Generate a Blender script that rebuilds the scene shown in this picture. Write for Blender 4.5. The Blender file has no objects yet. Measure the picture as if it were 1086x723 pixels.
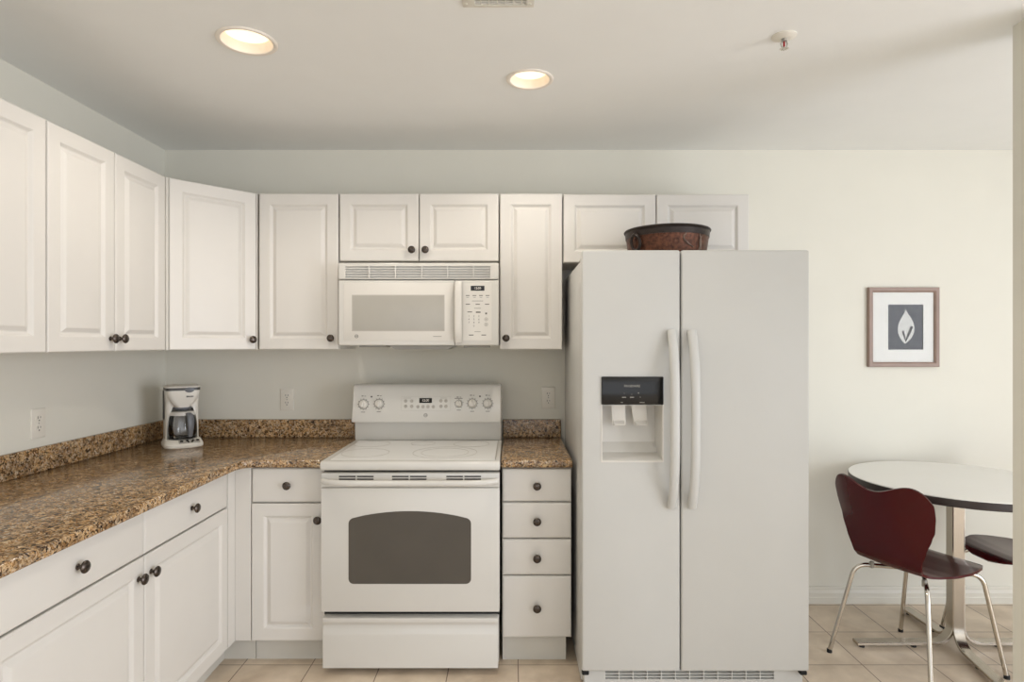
import bpy, bmesh, math, random
from mathutils import Matrix, Vector, Euler

random.seed(7)
scene = bpy.context.scene
COL = scene.collection
PI = math.pi

# ------------------------------------------------------------------ camera
F_PX = 641.0                 # focal length in pixels of the 1086 px wide frame
EYE = 1.405                  # lens height above the floor
cam_d = bpy.data.cameras.new('camera')
cam_d.sensor_width = 36.0
cam_d.lens = F_PX / 1086.0 * 36.0
cam_d.shift_y = 2.2 / 1086.0
cam_d.clip_start = 0.02
cam = bpy.data.objects.new('camera', cam_d)
cam.location = (0, 0, EYE)
cam.rotation_euler = (PI / 2, 0, 0)
COL.objects.link(cam)
scene.camera = cam

# ------------------------------------------------------------------ view + world
scene.view_settings.view_transform = 'Standard'
scene.view_settings.look = 'None'
scene.view_settings.gamma = 1.0
scene.view_settings.use_curve_mapping = False
scene.view_settings.exposure = 0.0

world = bpy.data.worlds.new('daylight')
scene.world = world
world.use_nodes = True
wn = world.node_tree.nodes
wn['Background'].inputs[0].default_value = (0.92, 0.955, 1.0, 1)
wn['Background'].inputs[1].default_value = 1.60


def area(name, loc, rot, sx, sy, power, color):
    l = bpy.data.lights.new(name, 'AREA')
    l.shape = 'RECTANGLE'
    l.size, l.size_y = sx, sy
    l.energy = power
    l.color = color
    o = bpy.data.objects.new(name, l)
    o.location = loc
    o.rotation_euler = rot
    COL.objects.link(o)
    return o


DAY = (0.94, 0.985, 1.09)
# added fill light behind the camera, imitating daylight from a glass door
area('rear_fill_light', (0.3, -3.6, 1.25), (PI / 2, 0, 0), 3.6, 2.1, 4, DAY)
# daylight through the windows on the right: the dining nook's and the living area's
area('dining_window_daylight', (4.285, 1.85, 1.45), (PI / 2, 0, PI / 2), 1.5, 1.5, 4, DAY)
area('living_window_daylight', (4.285, -0.62, 1.2), (PI / 2, 0, PI / 2), 2.8, 2.0, 112, DAY)
LAMP_W = 24.0                 # each recessed ceiling lamp

# ------------------------------------------------------------------ room numbers
DB = 3.27                    # back wall distance
XL = -1.877                  # left wall
CEIL = 2.449
XR = 4.20                    # dining nook's right wall


def X(px, d):
    return (px - 543.0) * d / F_PX


def Z(py, d):
    return EYE - (py - 363.7) * d / F_PX


# ------------------------------------------------------------------ materials
def lin(c):
    def f(v):
        v = v / 255.0
        return v / 12.92 if v <= 0.04045 else ((v + 0.055) / 1.055) ** 2.4
    return (f(c[0]), f(c[1]), f(c[2]), 1.0)


def mat(name, rgb, rough=0.5, metal=0.0, var=0.03, vscale=6.0, bump=0.0, bscale=60.0, coat=0.0, ior=1.45, spec=0.5):
    m = bpy.data.materials.new(name)
    m.use_nodes = True
    nt = m.node_tree
    b = nt.nodes['Principled BSDF']
    b.inputs['Roughness'].default_value = rough
    b.inputs['Metallic'].default_value = metal
    b.inputs['IOR'].default_value = ior
    b.inputs['Specular IOR Level'].default_value = spec
    b.inputs['Coat Weight'].default_value = coat
    b.inputs['Coat Roughness'].default_value = 0.08
    tc = nt.nodes.new('ShaderNodeTexCoord')
    n = nt.nodes.new('ShaderNodeTexNoise')
    n.inputs['Scale'].default_value = vscale
    n.inputs['Detail'].default_value = 3
    nt.links.new(tc.outputs['Object'], n.inputs['Vector'])
    r = nt.nodes.new('ShaderNodeValToRGB')
    c = lin(rgb)
    r.color_ramp.elements[0].position = 0.3
    r.color_ramp.elements[1].position = 0.7
    r.color_ramp.elements[0].color = tuple(v * (1 - var) for v in c[:3]) + (1,)
    r.color_ramp.elements[1].color = tuple(min(1, v * (1 + var)) for v in c[:3]) + (1,)
    nt.links.new(n.outputs['Fac'], r.inputs['Fac'])
    nt.links.new(r.outputs['Color'], b.inputs['Base Color'])
    if bump > 0:
        n2 = nt.nodes.new('ShaderNodeTexNoise')
        n2.inputs['Scale'].default_value = bscale
        n2.inputs['Detail'].default_value = 4
        nt.links.new(tc.outputs['Object'], n2.inputs['Vector'])
        bp = nt.nodes.new('ShaderNodeBump')
        bp.inputs['Strength'].default_value = bump
        bp.inputs['Distance'].default_value = 0.002
        nt.links.new(n2.outputs['Fac'], bp.inputs['Height'])
        nt.links.new(bp.outputs['Normal'], b.inputs['Normal'])
    return m


def emissive(name, rgb, strength):
    m = bpy.data.materials.new(name)
    m.use_nodes = True
    b = m.node_tree.nodes['Principled BSDF']
    b.inputs['Base Color'].default_value = lin((240, 235, 225))
    b.inputs['Emission Color'].default_value = lin(rgb)
    b.inputs['Emission Strength'].default_value = strength
    return m


def glass_mat(name, tint, rough=0.03, ior=1.5):
    m = bpy.data.materials.new(name)
    m.use_nodes = True
    nt = m.node_tree
    out = nt.nodes['Material Output']
    nt.nodes.remove(nt.nodes['Principled BSDF'])
    tr = nt.nodes.new('ShaderNodeBsdfTransparent')
    tr.inputs[0].default_value = lin(tint)
    gl = nt.nodes.new('ShaderNodeBsdfGlossy')
    gl.inputs['Roughness'].default_value = rough
    fr = nt.nodes.new('ShaderNodeFresnel')
    fr.inputs['IOR'].default_value = ior
    mx = nt.nodes.new('ShaderNodeMixShader')
    nt.links.new(fr.outputs[0], mx.inputs[0])
    nt.links.new(tr.outputs[0], mx.inputs[1])
    nt.links.new(gl.outputs[0], mx.inputs[2])
    nt.links.new(mx.outputs[0], out.inputs['Surface'])
    return m


def granite():
    m = bpy.data.materials.new('brown granite')
    m.use_nodes = True
    nt = m.node_tree
    b = nt.nodes['Principled BSDF']
    b.inputs['Roughness'].default_value = 0.16
    tc = nt.nodes.new('ShaderNodeTexCoord')

    def noise(scale, detail=4, rough=0.6):
        n = nt.nodes.new('ShaderNodeTexNoise')
        n.inputs['Scale'].default_value = scale
        n.inputs['Detail'].default_value = detail
        n.inputs['Roughness'].default_value = rough
        nt.links.new(tc.outputs['Object'], n.inputs['Vector'])
        return n
    vo = nt.nodes.new('ShaderNodeTexVoronoi')
    vo.inputs['Scale'].default_value = 145
    vo.inputs['Randomness'].default_value = 1.0
    nz = noise(60, 3)
    ad = nt.nodes.new('ShaderNodeMixRGB')
    ad.inputs[0].default_value = 0.035
    nt.links.new(tc.outputs['Object'], ad.inputs[1])
    nt.links.new(nz.outputs['Color'], ad.inputs[2])
    nt.links.new(ad.outputs[0], vo.inputs['Vector'])
    sp = nt.nodes.new('ShaderNodeSeparateColor')
    nt.links.new(vo.outputs['Color'], sp.inputs[0])
    r1 = nt.nodes.new('ShaderNodeValToRGB')
    r1.color_ramp.interpolation = 'LINEAR'
    stops = [(0.0, (40, 31, 26)), (0.12, (92, 68, 46)), (0.25, (160, 122, 80)), (0.45, (198, 160, 112)),
             (0.66, (214, 186, 146)), (0.82, (180, 154, 124)), (1.0, (226, 210, 186))]
    e = r1.color_ramp.elements
    e[0].position, e[0].color = stops[0][0], lin(stops[0][1])
    e[1].position, e[1].color = stops[-1][0], lin(stops[-1][1])
    for p, c in stops[1:-1]:
        k = e.new(p)
        k.color = lin(c)
    nt.links.new(sp.outputs[0], r1.inputs['Fac'])
    # broad drifts of darker and greyer stone
    n2 = noise(26, 6)
    r2 = nt.nodes.new('ShaderNodeValToRGB')
    r2.color_ramp.elements[0].position, r2.color_ramp.elements[0].color = 0.36, lin((120, 100, 82))
    r2.color_ramp.elements[1].position, r2.color_ramp.elements[1].color = 0.58, lin((255, 250, 240))
    nt.links.new(n2.outputs['Fac'], r2.inputs['Fac'])
    mx = nt.nodes.new('ShaderNodeMixRGB')
    mx.blend_type = 'MULTIPLY'
    mx.inputs[0].default_value = 0.6
    nt.links.new(r1.outputs[0], mx.inputs[1])
    nt.links.new(r2.outputs[0], mx.inputs[2])
    n3 = noise(170, 2)
    r3 = nt.nodes.new('ShaderNodeValToRGB')
    r3.color_ramp.elements[0].position, r3.color_ramp.elements[0].color = 0.36, (0.12, 0.09, 0.07, 1)
    r3.color_ramp.elements[1].position, r3.color_ramp.elements[1].color = 0.5, (1, 1, 1, 1)
    nt.links.new(n3.outputs['Fac'], r3.inputs['Fac'])
    m2 = nt.nodes.new('ShaderNodeMixRGB')
    m2.blend_type = 'MULTIPLY'
    m2.inputs[0].default_value = 0.75
    nt.links.new(mx.outputs[0], m2.inputs[1])
    nt.links.new(r3.outputs[0], m2.inputs[2])
    nt.links.new(m2.outputs[0], b.inputs['Base Color'])
    return m


def tiles():
    m = bpy.data.materials.new('beige floor tile')
    m.use_nodes = True
    nt = m.node_tree
    b = nt.nodes['Principled BSDF']
    b.inputs['Roughness'].default_value = 0.38
    tc = nt.nodes.new('ShaderNodeTexCoord')
    mp = nt.nodes.new('ShaderNodeMapping')
    mp.inputs['Location'].default_value = (0.274 + 0.3007 * 20, -2.64 + 0.3007 * 20, 0)
    nt.links.new(tc.outputs['Object'], mp.inputs['Vector'])
    br = nt.nodes.new('ShaderNodeTexBrick')
    br.offset = 0.0
    br.squash = 1.0
    br.inputs['Scale'].default_value = 1.0
    br.inputs['Brick Width'].default_value = 0.3007
    br.inputs['Row Height'].default_value = 0.3007
    br.inputs['Mortar Size'].default_value = 0.0022
    br.inputs['Mortar Smooth'].default_value = 0.2
    br.inputs['Color1'].default_value = lin((228, 211, 188))
    br.inputs['Color2'].default_value = lin((222, 205, 183))
    br.inputs['Mortar'].default_value = lin((128, 106, 88))
    nt.links.new(mp.outputs[0], br.inputs['Vector'])
    n = nt.nodes.new('ShaderNodeTexNoise')
    n.inputs['Scale'].default_value = 7
    n.inputs['Detail'].default_value = 6
    nt.links.new(tc.outputs['Object'], n.inputs['Vector'])
    r = nt.nodes.new('ShaderNodeValToRGB')
    r.color_ramp.elements[0].position, r.color_ramp.elements[0].color = 0.32, (0.74, 0.71, 0.68, 1)
    r.color_ramp.elements[1].position, r.color_ramp.elements[1].color = 0.66, (1, 1, 1, 1)
    nt.links.new(n.outputs['Fac'], r.inputs['Fac'])
    mx = nt.nodes.new('ShaderNodeMixRGB')
    mx.blend_type = 'MULTIPLY'
    mx.inputs[0].default_value = 1.0
    nt.links.new(br.outputs['Color'], mx.inputs[1])
    nt.links.new(r.outputs[0], mx.inputs[2])
    nt.links.new(mx.outputs[0], b.inputs['Base Color'])
    bp = nt.nodes.new('ShaderNodeBump')
    bp.invert = True
    bp.inputs['Strength'].default_value = 0.4
    bp.inputs['Distance'].default_value = 0.002
    nt.links.new(br.outputs['Fac'], bp.inputs['Height'])
    nt.links.new(bp.outputs[0], b.inputs['Normal'])
    return m


def copper():
    m = mat('embossed copper', (88, 54, 38), 0.42, 0.5, 0.55, 75, 1.0, 110)
    return m


M = {
    'wall': mat('wall paint', (227, 224, 212), 0.75, var=0.008, bump=0.03, bscale=200),
    'ceil': mat('ceiling paint', (241, 241, 238), 0.85, var=0.008, bump=0.05, bscale=120),
    'trim': mat('trim paint', (222, 218, 206), 0.45, var=0.01),
    'floor': tiles(),
    'cab': mat('white thermofoil', (220, 216, 209), 0.38, var=0.01),
    'cab_in': mat('cabinet box', (214, 210, 201), 0.5, var=0.01),
    'toe': mat('toe kick', (208, 204, 194), 0.5, var=0.02),
    'knob': mat('oil rubbed bronze', (84, 76, 70), 0.27, 0.85, 0.35, 90),
    'granite': granite(),
    'white': mat('white appliance enamel', (212, 209, 202), 0.2, var=0.006),
    'fridge': mat('textured white steel', (200, 199, 194), 0.42, var=0.008, bump=0.05, bscale=400),
    'plastic': mat('white plastic', (220, 216, 208), 0.3, var=0.006),
    'glassw': mat('white ceramic glass', (244, 243, 239), 0.2, var=0.006),
    'print': mat('grey print', (100, 97, 90), 0.5, var=0.02),
    'pale_print': mat('pale grey print', (178, 173, 164), 0.5, var=0.02),
    'pad': mat('grey button pad', (160, 156, 147), 0.45, var=0.02),
    'dark': mat('dark gap', (30, 28, 26), 0.6, var=0.05),
    'black': mat('black gloss plastic', (20, 19, 18), 0.16, var=0.1),
    'led': mat('dark display', (28, 20, 14), 0.15, var=0.1),
    'ledtext': emissive('display digits', (120, 110, 90), 0.12),
    'ovenglass': mat('grey oven glass', (84, 79, 72), 0.07, var=0.04),
    'mwglass': mat('screened microwave glass', (172, 168, 159), 0.22, var=0.03),
    'mesh': mat('grey vent', (150, 147, 139), 0.5, var=0.03),
    'chrome': mat('satin chrome', (206, 200, 190), 0.16, 1.0, 0.02),
    'steel': mat('brushed steel', (190, 182, 170), 0.26, 1.0, 0.03),
    'burg': mat('burgundy lacquered plywood', (72, 10, 15), 0.2, var=0.10, vscale=3, spec=0.36),
    'laminate': mat('white laminate', (238, 236, 230), 0.35, var=0.006),
    'edge': mat('dark brown edge band', (52, 42, 38), 0.4, var=0.15),
    'rubber': mat('black rubber', (26, 25, 24), 0.7, var=0.1),
    'copper': copper(),
    'iron': mat('dark patinated iron', (50, 42, 38), 0.4, 0.5, 0.2, 30, 0.3, 90),
    'motif': mat('worn silver motif', (118, 100, 90), 0.35, 0.7, 0.2, 60),
    'frame': mat('taupe wood frame', (150, 128, 116), 0.42, var=0.07, vscale=14),
    'mat': mat('white mat board', (232, 232, 228), 0.8, var=0.004),
    'photo': mat('charcoal print ground', (92, 94, 98), 0.6, var=0.10, vscale=24),
    'leaf': mat('pale bract print', (212, 213, 210), 0.6, var=0.10, vscale=60),
    'leafdark': mat('dark stamen print', (92, 92, 92), 0.6, var=0.2, vscale=120),
    'pane': glass_mat('picture glass', (254, 254, 254), 0.02, 1.1),
    'carafe': glass_mat('carafe glass', (251, 251, 251), 0.03),
    'grey': mat('grey plastic', (104, 106, 110), 0.32, var=0.04),
    'dgrey': mat('dark grey plastic', (76, 74, 70), 0.35, var=0.05),
    'coffee': mat('ivory coffee maker plastic', (228, 224, 214), 0.3, var=0.008),
    'plate': mat('outlet plate', (230, 225, 213), 0.35, var=0.006),
    'lens': emissive('lamp lens', (255, 226, 190), 1.25),
    'reflector': mat('lamp reflector', (250, 240, 226), 0.35, var=0.01),
    'ring': mat('lamp trim', (240, 232, 220), 0.4, var=0.01),
    'bulb': mat('red glass bulb', (150, 26, 26), 0.1, var=0.1),
}


# ------------------------------------------------------------------ mesh helpers
WM = {}                      # object -> world matrix of things and parts


class MB:
    def __init__(self):
        self.bm = bmesh.new()

    def merge(self, other, mx=None):
        if mx is not None:
            bmesh.ops.transform(other, matrix=mx, verts=other.verts)
        me = bpy.data.meshes.new('tmp')
        other.to_mesh(me)
        other.free()
        self.bm.from_mesh(me)
        bpy.data.meshes.remove(me)
        return self

    def box(self, x0, x1, y0, y1, z0, z1, bev=0.0, seg=2, mx=None):
        b = bmesh.new()
        bmesh.ops.create_cube(b, size=1.0)
        s = Matrix.Diagonal((x1 - x0, y1 - y0, z1 - z0, 1))
        t = Matrix.Translation(((x0 + x1) / 2, (y0 + y1) / 2, (z0 + z1) / 2))
        bmesh.ops.transform(b, matrix=t @ s, verts=b.verts)
        if bev > 0:
            bmesh.ops.bevel(b, geom=list(b.edges), offset=bev, segments=seg, profile=0.5, affect='EDGES', clamp_overlap=True)
        return self.merge(b, mx)

    def prism(self, pts, axis, a0, a1, bev=0.0, seg=2, mx=None):
        """polygon extruded along axis; pts are the two other coordinates in xyz order"""
        b = bmesh.new()

        def mk(p, a):
            if axis == 'x':
                return (a, p[0], p[1])
            if axis == 'y':
                return (p[0], a, p[1])
            return (p[0], p[1], a)
        v0 = [b.verts.new(mk(p, a0)) for p in pts]
        v1 = [b.verts.new(mk(p, a1)) for p in pts]
        n = len(pts)
        f0 = b.faces.new(v0)
        f1 = b.faces.new(v1)
        for i in range(n):
            b.faces.new((v0[i], v0[(i + 1) % n], v1[(i + 1) % n], v1[i]))
        bmesh.ops.recalc_face_normals(b, faces=b.faces)
        if bev > 0:
            ed = [e for e in b.edges if all(v in v0 for v in e.verts) or all(v in v1 for v in e.verts)]
            bmesh.ops.bevel(b, geom=ed, offset=bev, segments=seg, profile=0.5, affect='EDGES', clamp_overlap=True)
        return self.merge(b, mx)

    def lathe(self, prof, n=24, mx=None, cap=True):
        """prof: list of (r, z), around z"""
        b = bmesh.new()
        rings = []
        for r, z in prof:
            if r < 1e-6:
                rings.append([b.verts.new((0, 0, z))])
            else:
                rings.append([b.verts.new((r * math.cos(2 * PI * i / n), r * math.sin(2 * PI * i / n), z)) for i in range(n)])
        for a, c in zip(rings[:-1], rings[1:]):
            for i in range(n):
                j = (i + 1) % n
                if len(a) == 1 and len(c) == 1:
                    continue
                if len(a) == 1:
                    b.faces.new((a[0], c[j], c[i]))
                elif len(c) == 1:
                    b.faces.new((a[i], a[j], c[0]))
                else:
                    b.faces.new((a[i], a[j], c[j], c[i]))
        if cap:
            for r in (rings[0], rings[-1]):
                if len(r) > 1:
                    b.faces.new(r)
        bmesh.ops.recalc_face_normals(b, faces=b.faces)
        return self.merge(b, mx)

    def tube(self, pts, r, n=10, mx=None, closed=False):
        b = bmesh.new()
        P = [Vector(p) for p in pts]
        N = len(P)
        rings = []
        up = None
        for i in range(N):
            if closed:
                t = (P[(i + 1) % N] - P[i - 1]).normalized()
            else:
                t = (P[min(i + 1, N - 1)] - P[max(i - 1, 0)]).normalized()
            if up is None:
                up = Vector((0, 0, 1)) if abs(t.z) < 0.9 else Vector((1, 0, 0))
            a = t.cross(up)
            if a.length < 1e-5:
                a = t.orthogonal()
            a.normalize()
            c = a.cross(t).normalized()
            up = c
            rr = r[i] if isinstance(r, (list, tuple)) else r
            rings.append([b.verts.new(P[i] + a * rr * math.cos(2 * PI * k / n) + c * rr * math.sin(2 * PI * k / n)) for k in range(n)])
        pairs = list(zip(rings[:-1], rings[1:]))
        if closed:
            pairs.append((rings[-1], rings[0]))
        for q, w in pairs:
            for k in range(n):
                b.faces.new((q[k], q[(k + 1) % n], w[(k + 1) % n], w[k]))
        if not closed:
            b.faces.new(rings[0])
            b.faces.new(rings[-1])
        bmesh.ops.recalc_face_normals(b, faces=b.faces)
        return self.merge(b, mx)

    def sweep(self, pts, nrm, w, t, mx=None, bev=0.0):
        """rectangular section along a planar path; nrm = plane normal (width direction)"""
        b = bmesh.new()
        P = [Vector(p) for p in pts]
        nv = Vector(nrm).normalized()
        rings = []
        for i in range(len(P)):
            tg = (P[min(i + 1, len(P) - 1)] - P[max(i - 1, 0)]).normalized()
            s = nv.cross(tg).normalized()
            ww = w[i] if isinstance(w, (list, tuple)) else w
            e = min(bev, t * 0.45)
            sec = [(-ww / 2 + e, -t / 2), (ww / 2 - e, -t / 2), (ww / 2, -t / 2 + e), (ww / 2, t / 2 - e),
                   (ww / 2 - e, t / 2), (-ww / 2 + e, t / 2), (-ww / 2, t / 2 - e), (-ww / 2, -t / 2 + e)] if e > 0 else \
                  [(-ww / 2, -t / 2), (ww / 2, -t / 2), (ww / 2, t / 2), (-ww / 2, t / 2)]
            rings.append([b.verts.new(P[i] + nv * q[0] + s * q[1]) for q in sec])
        m = len(rings[0])
        for q, w2 in zip(rings[:-1], rings[1:]):
            for k in range(m):
                b.faces.new((q[k], q[(k + 1) % m], w2[(k + 1) % m], w2[k]))
        b.faces.new(rings[0])
        b.faces.new(rings[-1])
        bmesh.ops.recalc_face_normals(b, faces=b.faces)
        return self.merge(b, mx)

    def panel(self, x0, x1, z0, z1, yback, prof, mx=None):
        """nested rectangles facing -y; prof = (inset, distance out of yback)"""
        b = bmesh.new()
        loops = []
        for ins, out in prof:
            loops.append([b.verts.new(p) for p in ((x0 + ins, yback - out, z0 + ins), (x1 - ins, yback - out, z0 + ins),
                                                   (x1 - ins, yback - out, z1 - ins), (x0 + ins, yback - out, z1 - ins))])
        b.faces.new(loops[0])
        for q, w in zip(loops[:-1], loops[1:]):
            for k in range(4):
                b.faces.new((q[k], q[(k + 1) % 4], w[(k + 1) % 4], w[k]))
        b.faces.new(loops[-1])
        bmesh.ops.recalc_face_normals(b, faces=b.faces)
        return self.merge(b, mx)

    def ring(self, cx, cy, cz, ro, ri, h, n=48, mx=None):
        return self.lathe([(ri, 0), (ro, 0), (ro, h), (ri, h), (ri, 0)], n,
                          (mx or Matrix()) @ Matrix.Translation((cx, cy, cz)), cap=False)

    def text(self, s, size, mx, depth=0.0004, bold=0.0):
        c = bpy.data.curves.new('tmp', 'FONT')
        c.body = s
        c.size = size
        c.align_x = 'CENTER'
        c.align_y = 'CENTER'
        c.extrude = depth
        c.offset = bold
        c.resolution_u = 3
        o = bpy.data.objects.new('tmp', c)
        COL.objects.link(o)
        bpy.context.view_layer.update()
        me = bpy.data.meshes.new_from_object(o.evaluated_get(bpy.context.evaluated_depsgraph_get()))
        bpy.data.objects.remove(o)
        bpy.data.curves.remove(c)
        b = bmesh.new()
        b.from_mesh(me)
        bpy.data.meshes.remove(me)
        return self.merge(b, mx)

    def cut(self, cutter):
        """boolean difference with another MB"""
        ms = []
        for q in (self, cutter):
            bmesh.ops.recalc_face_normals(q.bm, faces=q.bm.faces)
            me = bpy.data.meshes.new('tmp')
            q.bm.to_mesh(me)
            o = bpy.data.objects.new('tmp', me)
            COL.objects.link(o)
            ms.append((o, me))
        mo = ms[0][0].modifiers.new('b', 'BOOLEAN')
        mo.operation = 'DIFFERENCE'
        mo.solver = 'EXACT'
        mo.object = ms[1][0]
        bpy.context.view_layer.update()
        me = bpy.data.meshes.new_from_object(ms[0][0].evaluated_get(bpy.context.evaluated_depsgraph_get()))
        self.bm.free()
        self.bm = bmesh.new()
        self.bm.from_mesh(me)
        bpy.data.meshes.remove(me)
        for o, d in ms:
            bpy.data.objects.remove(o)
            bpy.data.meshes.remove(d)
        return self

    def build(self, name, m, parent=None, world=True, smooth=35):
        """link as one mesh object; with a parent and world=True the shape was given in room coordinates"""
        W = WM.get(parent, Matrix()) if parent else Matrix()
        if parent and world:
            bmesh.ops.transform(self.bm, matrix=W.inverted(), verts=self.bm.verts)
        me = bpy.data.meshes.new(name)
        self.bm.to_mesh(me)
        self.bm.free()
        me.materials.clear()
        me.materials.append(m)
        if smooth:
            me.polygons.foreach_set('use_smooth', [True] * len(me.polygons))
            me.set_sharp_from_angle(angle=math.radians(smooth))
        o = bpy.data.objects.new(name, me)
        COL.objects.link(o)
        if parent:
            o.parent = parent
        WM[o] = W
        return o


def thing(name, label, cat, loc=(0, 0, 0), rotz=0.0, group=None):
    o = bpy.data.objects.new(name, None)
    o.empty_display_size = 0.05
    o.location = loc
    o.rotation_euler = (0, 0, rotz)
    COL.objects.link(o)
    WM[o] = Matrix.Translation(loc) @ Matrix.Rotation(rotz, 4, 'Z')
    o['label'] = label
    o['category'] = cat
    if group:
        o['group'] = group
    return o


def struct(o):
    o['kind'] = 'structure'
    return o


def T(x, y, z):
    return Matrix.Translation((x, y, z))


FACE = Matrix.Rotation(PI / 2, 4, 'X')        # local z -> room -y, local y -> up


# ------------------------------------------------------------------ the room shell
def wall(name, *boxes, holes=(), m='wall'):
    mb = MB()
    for b in boxes:
        mb.box(*b)
    for h in holes:
        mb.cut(MB().box(*h))
    return struct(mb.build(name, M[m], None, smooth=0))


YF = -3.7
wall('floor', (XL - 0.1, XR + 0.1, YF, DB + 0.1, -0.1, 0.0), m='floor')
wall('wall_back', (XL - 0.1, XR + 0.1, DB, DB + 0.1, 0.0, CEIL))
wall('wall_left', (XL - 0.1, XL, YF, DB, 0.0, CEIL))
wall('wall_right', (1.652, 1.772, 1.84, 1.994, 0.0, CEIL))
OPEN = ((1.05, 2.65, 0.7, 2.2), (-2.1, 0.86, 0.05, 2.2))
wall('wall_nook', (XR, XR + 0.1, YF, DB, 0.0, CEIL), holes=[(XR - 0.2, XR + 0.3) + o for o in OPEN])
for wi, (a, b_, c, d) in enumerate(OPEN):
    w1 = MB()
    mid = (a + b_) / 2
    for y0_, y1_ in ((a, a + 0.06), (b_ - 0.06, b_), (mid - 0.025, mid + 0.025)):
        w1.box(XR + 0.02, XR + 0.08, y0_, y1_, c, d, 0.004)
    for z0_, z1_ in ((c, c + 0.06), (d - 0.06, d)):
        w1.box(XR + 0.0205, XR + 0.0795, a + 0.01, b_ - 0.01, z0_, z1_, 0.004)
    struct(w1.build('window_%d' % (wi + 1), M['trim']))

LAMPS = [(-0.916, 2.09, 0.100), (0.071, 2.392, 0.093)]
ceil = MB().box(XL - 0.1, XR + 0.1, YF, DB + 0.1, CEIL, CEIL + 0.12)
for lx, ly, lr in LAMPS:
    ceil.cut(MB().lathe([(lr - 0.013, CEIL - 0.1), (lr - 0.013, CEIL + 0.3)], 40, T(lx, ly, 0)))
ceil.cut(MB().box(-0.112, 0.042, 1.74, 1.858, CEIL - 0.1, CEIL + 0.3))
struct(ceil.build('ceiling', M['ceil'], None, smooth=0))


def baseboard(name, x0, x1):
    h = 0.092
    pts = [(DB - 0.0005, 0.0), (DB - 0.016, 0.0), (DB - 0.016, 0.034), (DB - 0.0135, 0.038), (DB - 0.0135, 0.058),
           (DB - 0.011, 0.063), (DB - 0.008, 0.074), (DB - 0.009, 0.08), (DB - 0.007, h - 0.002), (DB - 0.0005, h)]
    return struct(MB().prism(pts, 'x', x0, x1).build(name, M['trim'], None, smooth=20))


baseboard('baseboard_back', 1.24, XR - 0.001)

# ------------------------------------------------------------------ cabinets
DOOR_T = 0.02
DOOR_PROF = [(0, 0), (0, 0.0160), (0.0015, 0.0185), (0.0045, 0.02), (0.052, 0.02), (0.0545, 0.0190), (0.0625, 0.0108),
             (0.0655, 0.0098), (0.0685, 0.0104), (0.0815, 0.0186), (0.085, 0.0196), (0.089, 0.0198)]
SLAB_PROF = [(0, 0), (0, 0.0120), (0.0030, 0.0165), (0.0085, 0.0193), (0.0115, 0.02)]


def door_mesh(x0, x1, z0, z1):
    return MB().panel(x0, x1, z0, z1, DOOR_T, DOOR_PROF)


def knob_mesh(x, z):
    prof = [(0.0, 0.0), (0.0085, 0.0), (0.009, 0.002), (0.0055, 0.005), (0.0048, 0.011), (0.007, 0.0145), (0.0145, 0.017),
            (0.0178, 0.0205), (0.0178, 0.0235), (0.0145, 0.0275), (0.007, 0.0298), (0.0, 0.0305)]
    # radial flutes are part of the same turned knob
    return MB().lathe(prof, 20, T(x, 0.0, z) @ FACE)


def cabinet(name, label, group, loc, rotz, w, d, z0, z1, fronts, toe=None, footprint=None):
    """front door faces lie in the local plane y=0, the box behind them; x from 0 to w"""
    t = thing(name, label, 'cabinet', loc, rotz, group)
    body = MB()
    if footprint:
        body.prism(footprint, 'z', z0, z1)
    else:
        body.box(0.0008, w - 0.0008, DOOR_T + 0.004, d, z0, z1, 0.0012, 1)
    body.build('cabinet_box', M['cab_in'], t, world=False)
    if toe:
        MB().box(0.002 + toe[1], w - 0.002 - toe[2], toe[0], d, 0.0, z0 - 0.0005).build('toe_kick', M['toe'], t, world=False)
    for kind, x0, x1, a, b, kn in fronts:
        if kind == 'door':
            f = door_mesh(x0, x1, a, b).build('door', M['cab'], t, world=False, smooth=20)
        else:
            f = MB().panel(x0, x1, a, b, DOOR_T, SLAB_PROF).build('drawer', M['cab'], t, world=False, smooth=20)
        if kn:
            knob_mesh(*kn).build('knob', M['knob'], f, world=False)
    return t


UB, UT = 1.374, 2.135        # wall cabinet bottom and top
YU = 2.951                   # face of the wall cabinets on the back wall
XU = -1.52                   # face of the wall cabinets on the left wall
G = 0.0024
GU = 'white wall cabinets'
R90 = PI / 2
depL = -XL + XU - 0.002      # local depth on the left wall

# left wall, from the photo's edge to the corner (local x runs towards the back wall)
w = 0.68
cabinet('wall_cabinet', 'white two-door wall cabinet on left wall, cut off by left photo edge', GU,
        (XU, 1.296, 0), R90, w, depL, UB, UT,
        [('door', G, w / 2 - G, UB, UT, (w / 2 - 0.03, UB + 0.048)), ('door', w / 2 + G, w - G, UB, UT, (w / 2 + 0.03, UB + 0.048))])
w = 0.676
cabinet('wall_cabinet', 'white two-door wall cabinet with paired knobs on left wall, next to diagonal corner cabinet', GU,
        (XU, 1.977, 0), R90, w, depL, UB, UT,
        [('door', G, w / 2 - G, UB, UT, (w / 2 - 0.028, UB + 0.048)), ('door', w / 2 + G, w - G, UB, UT, (w / 2 + 0.028, UB + 0.048))])
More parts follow.
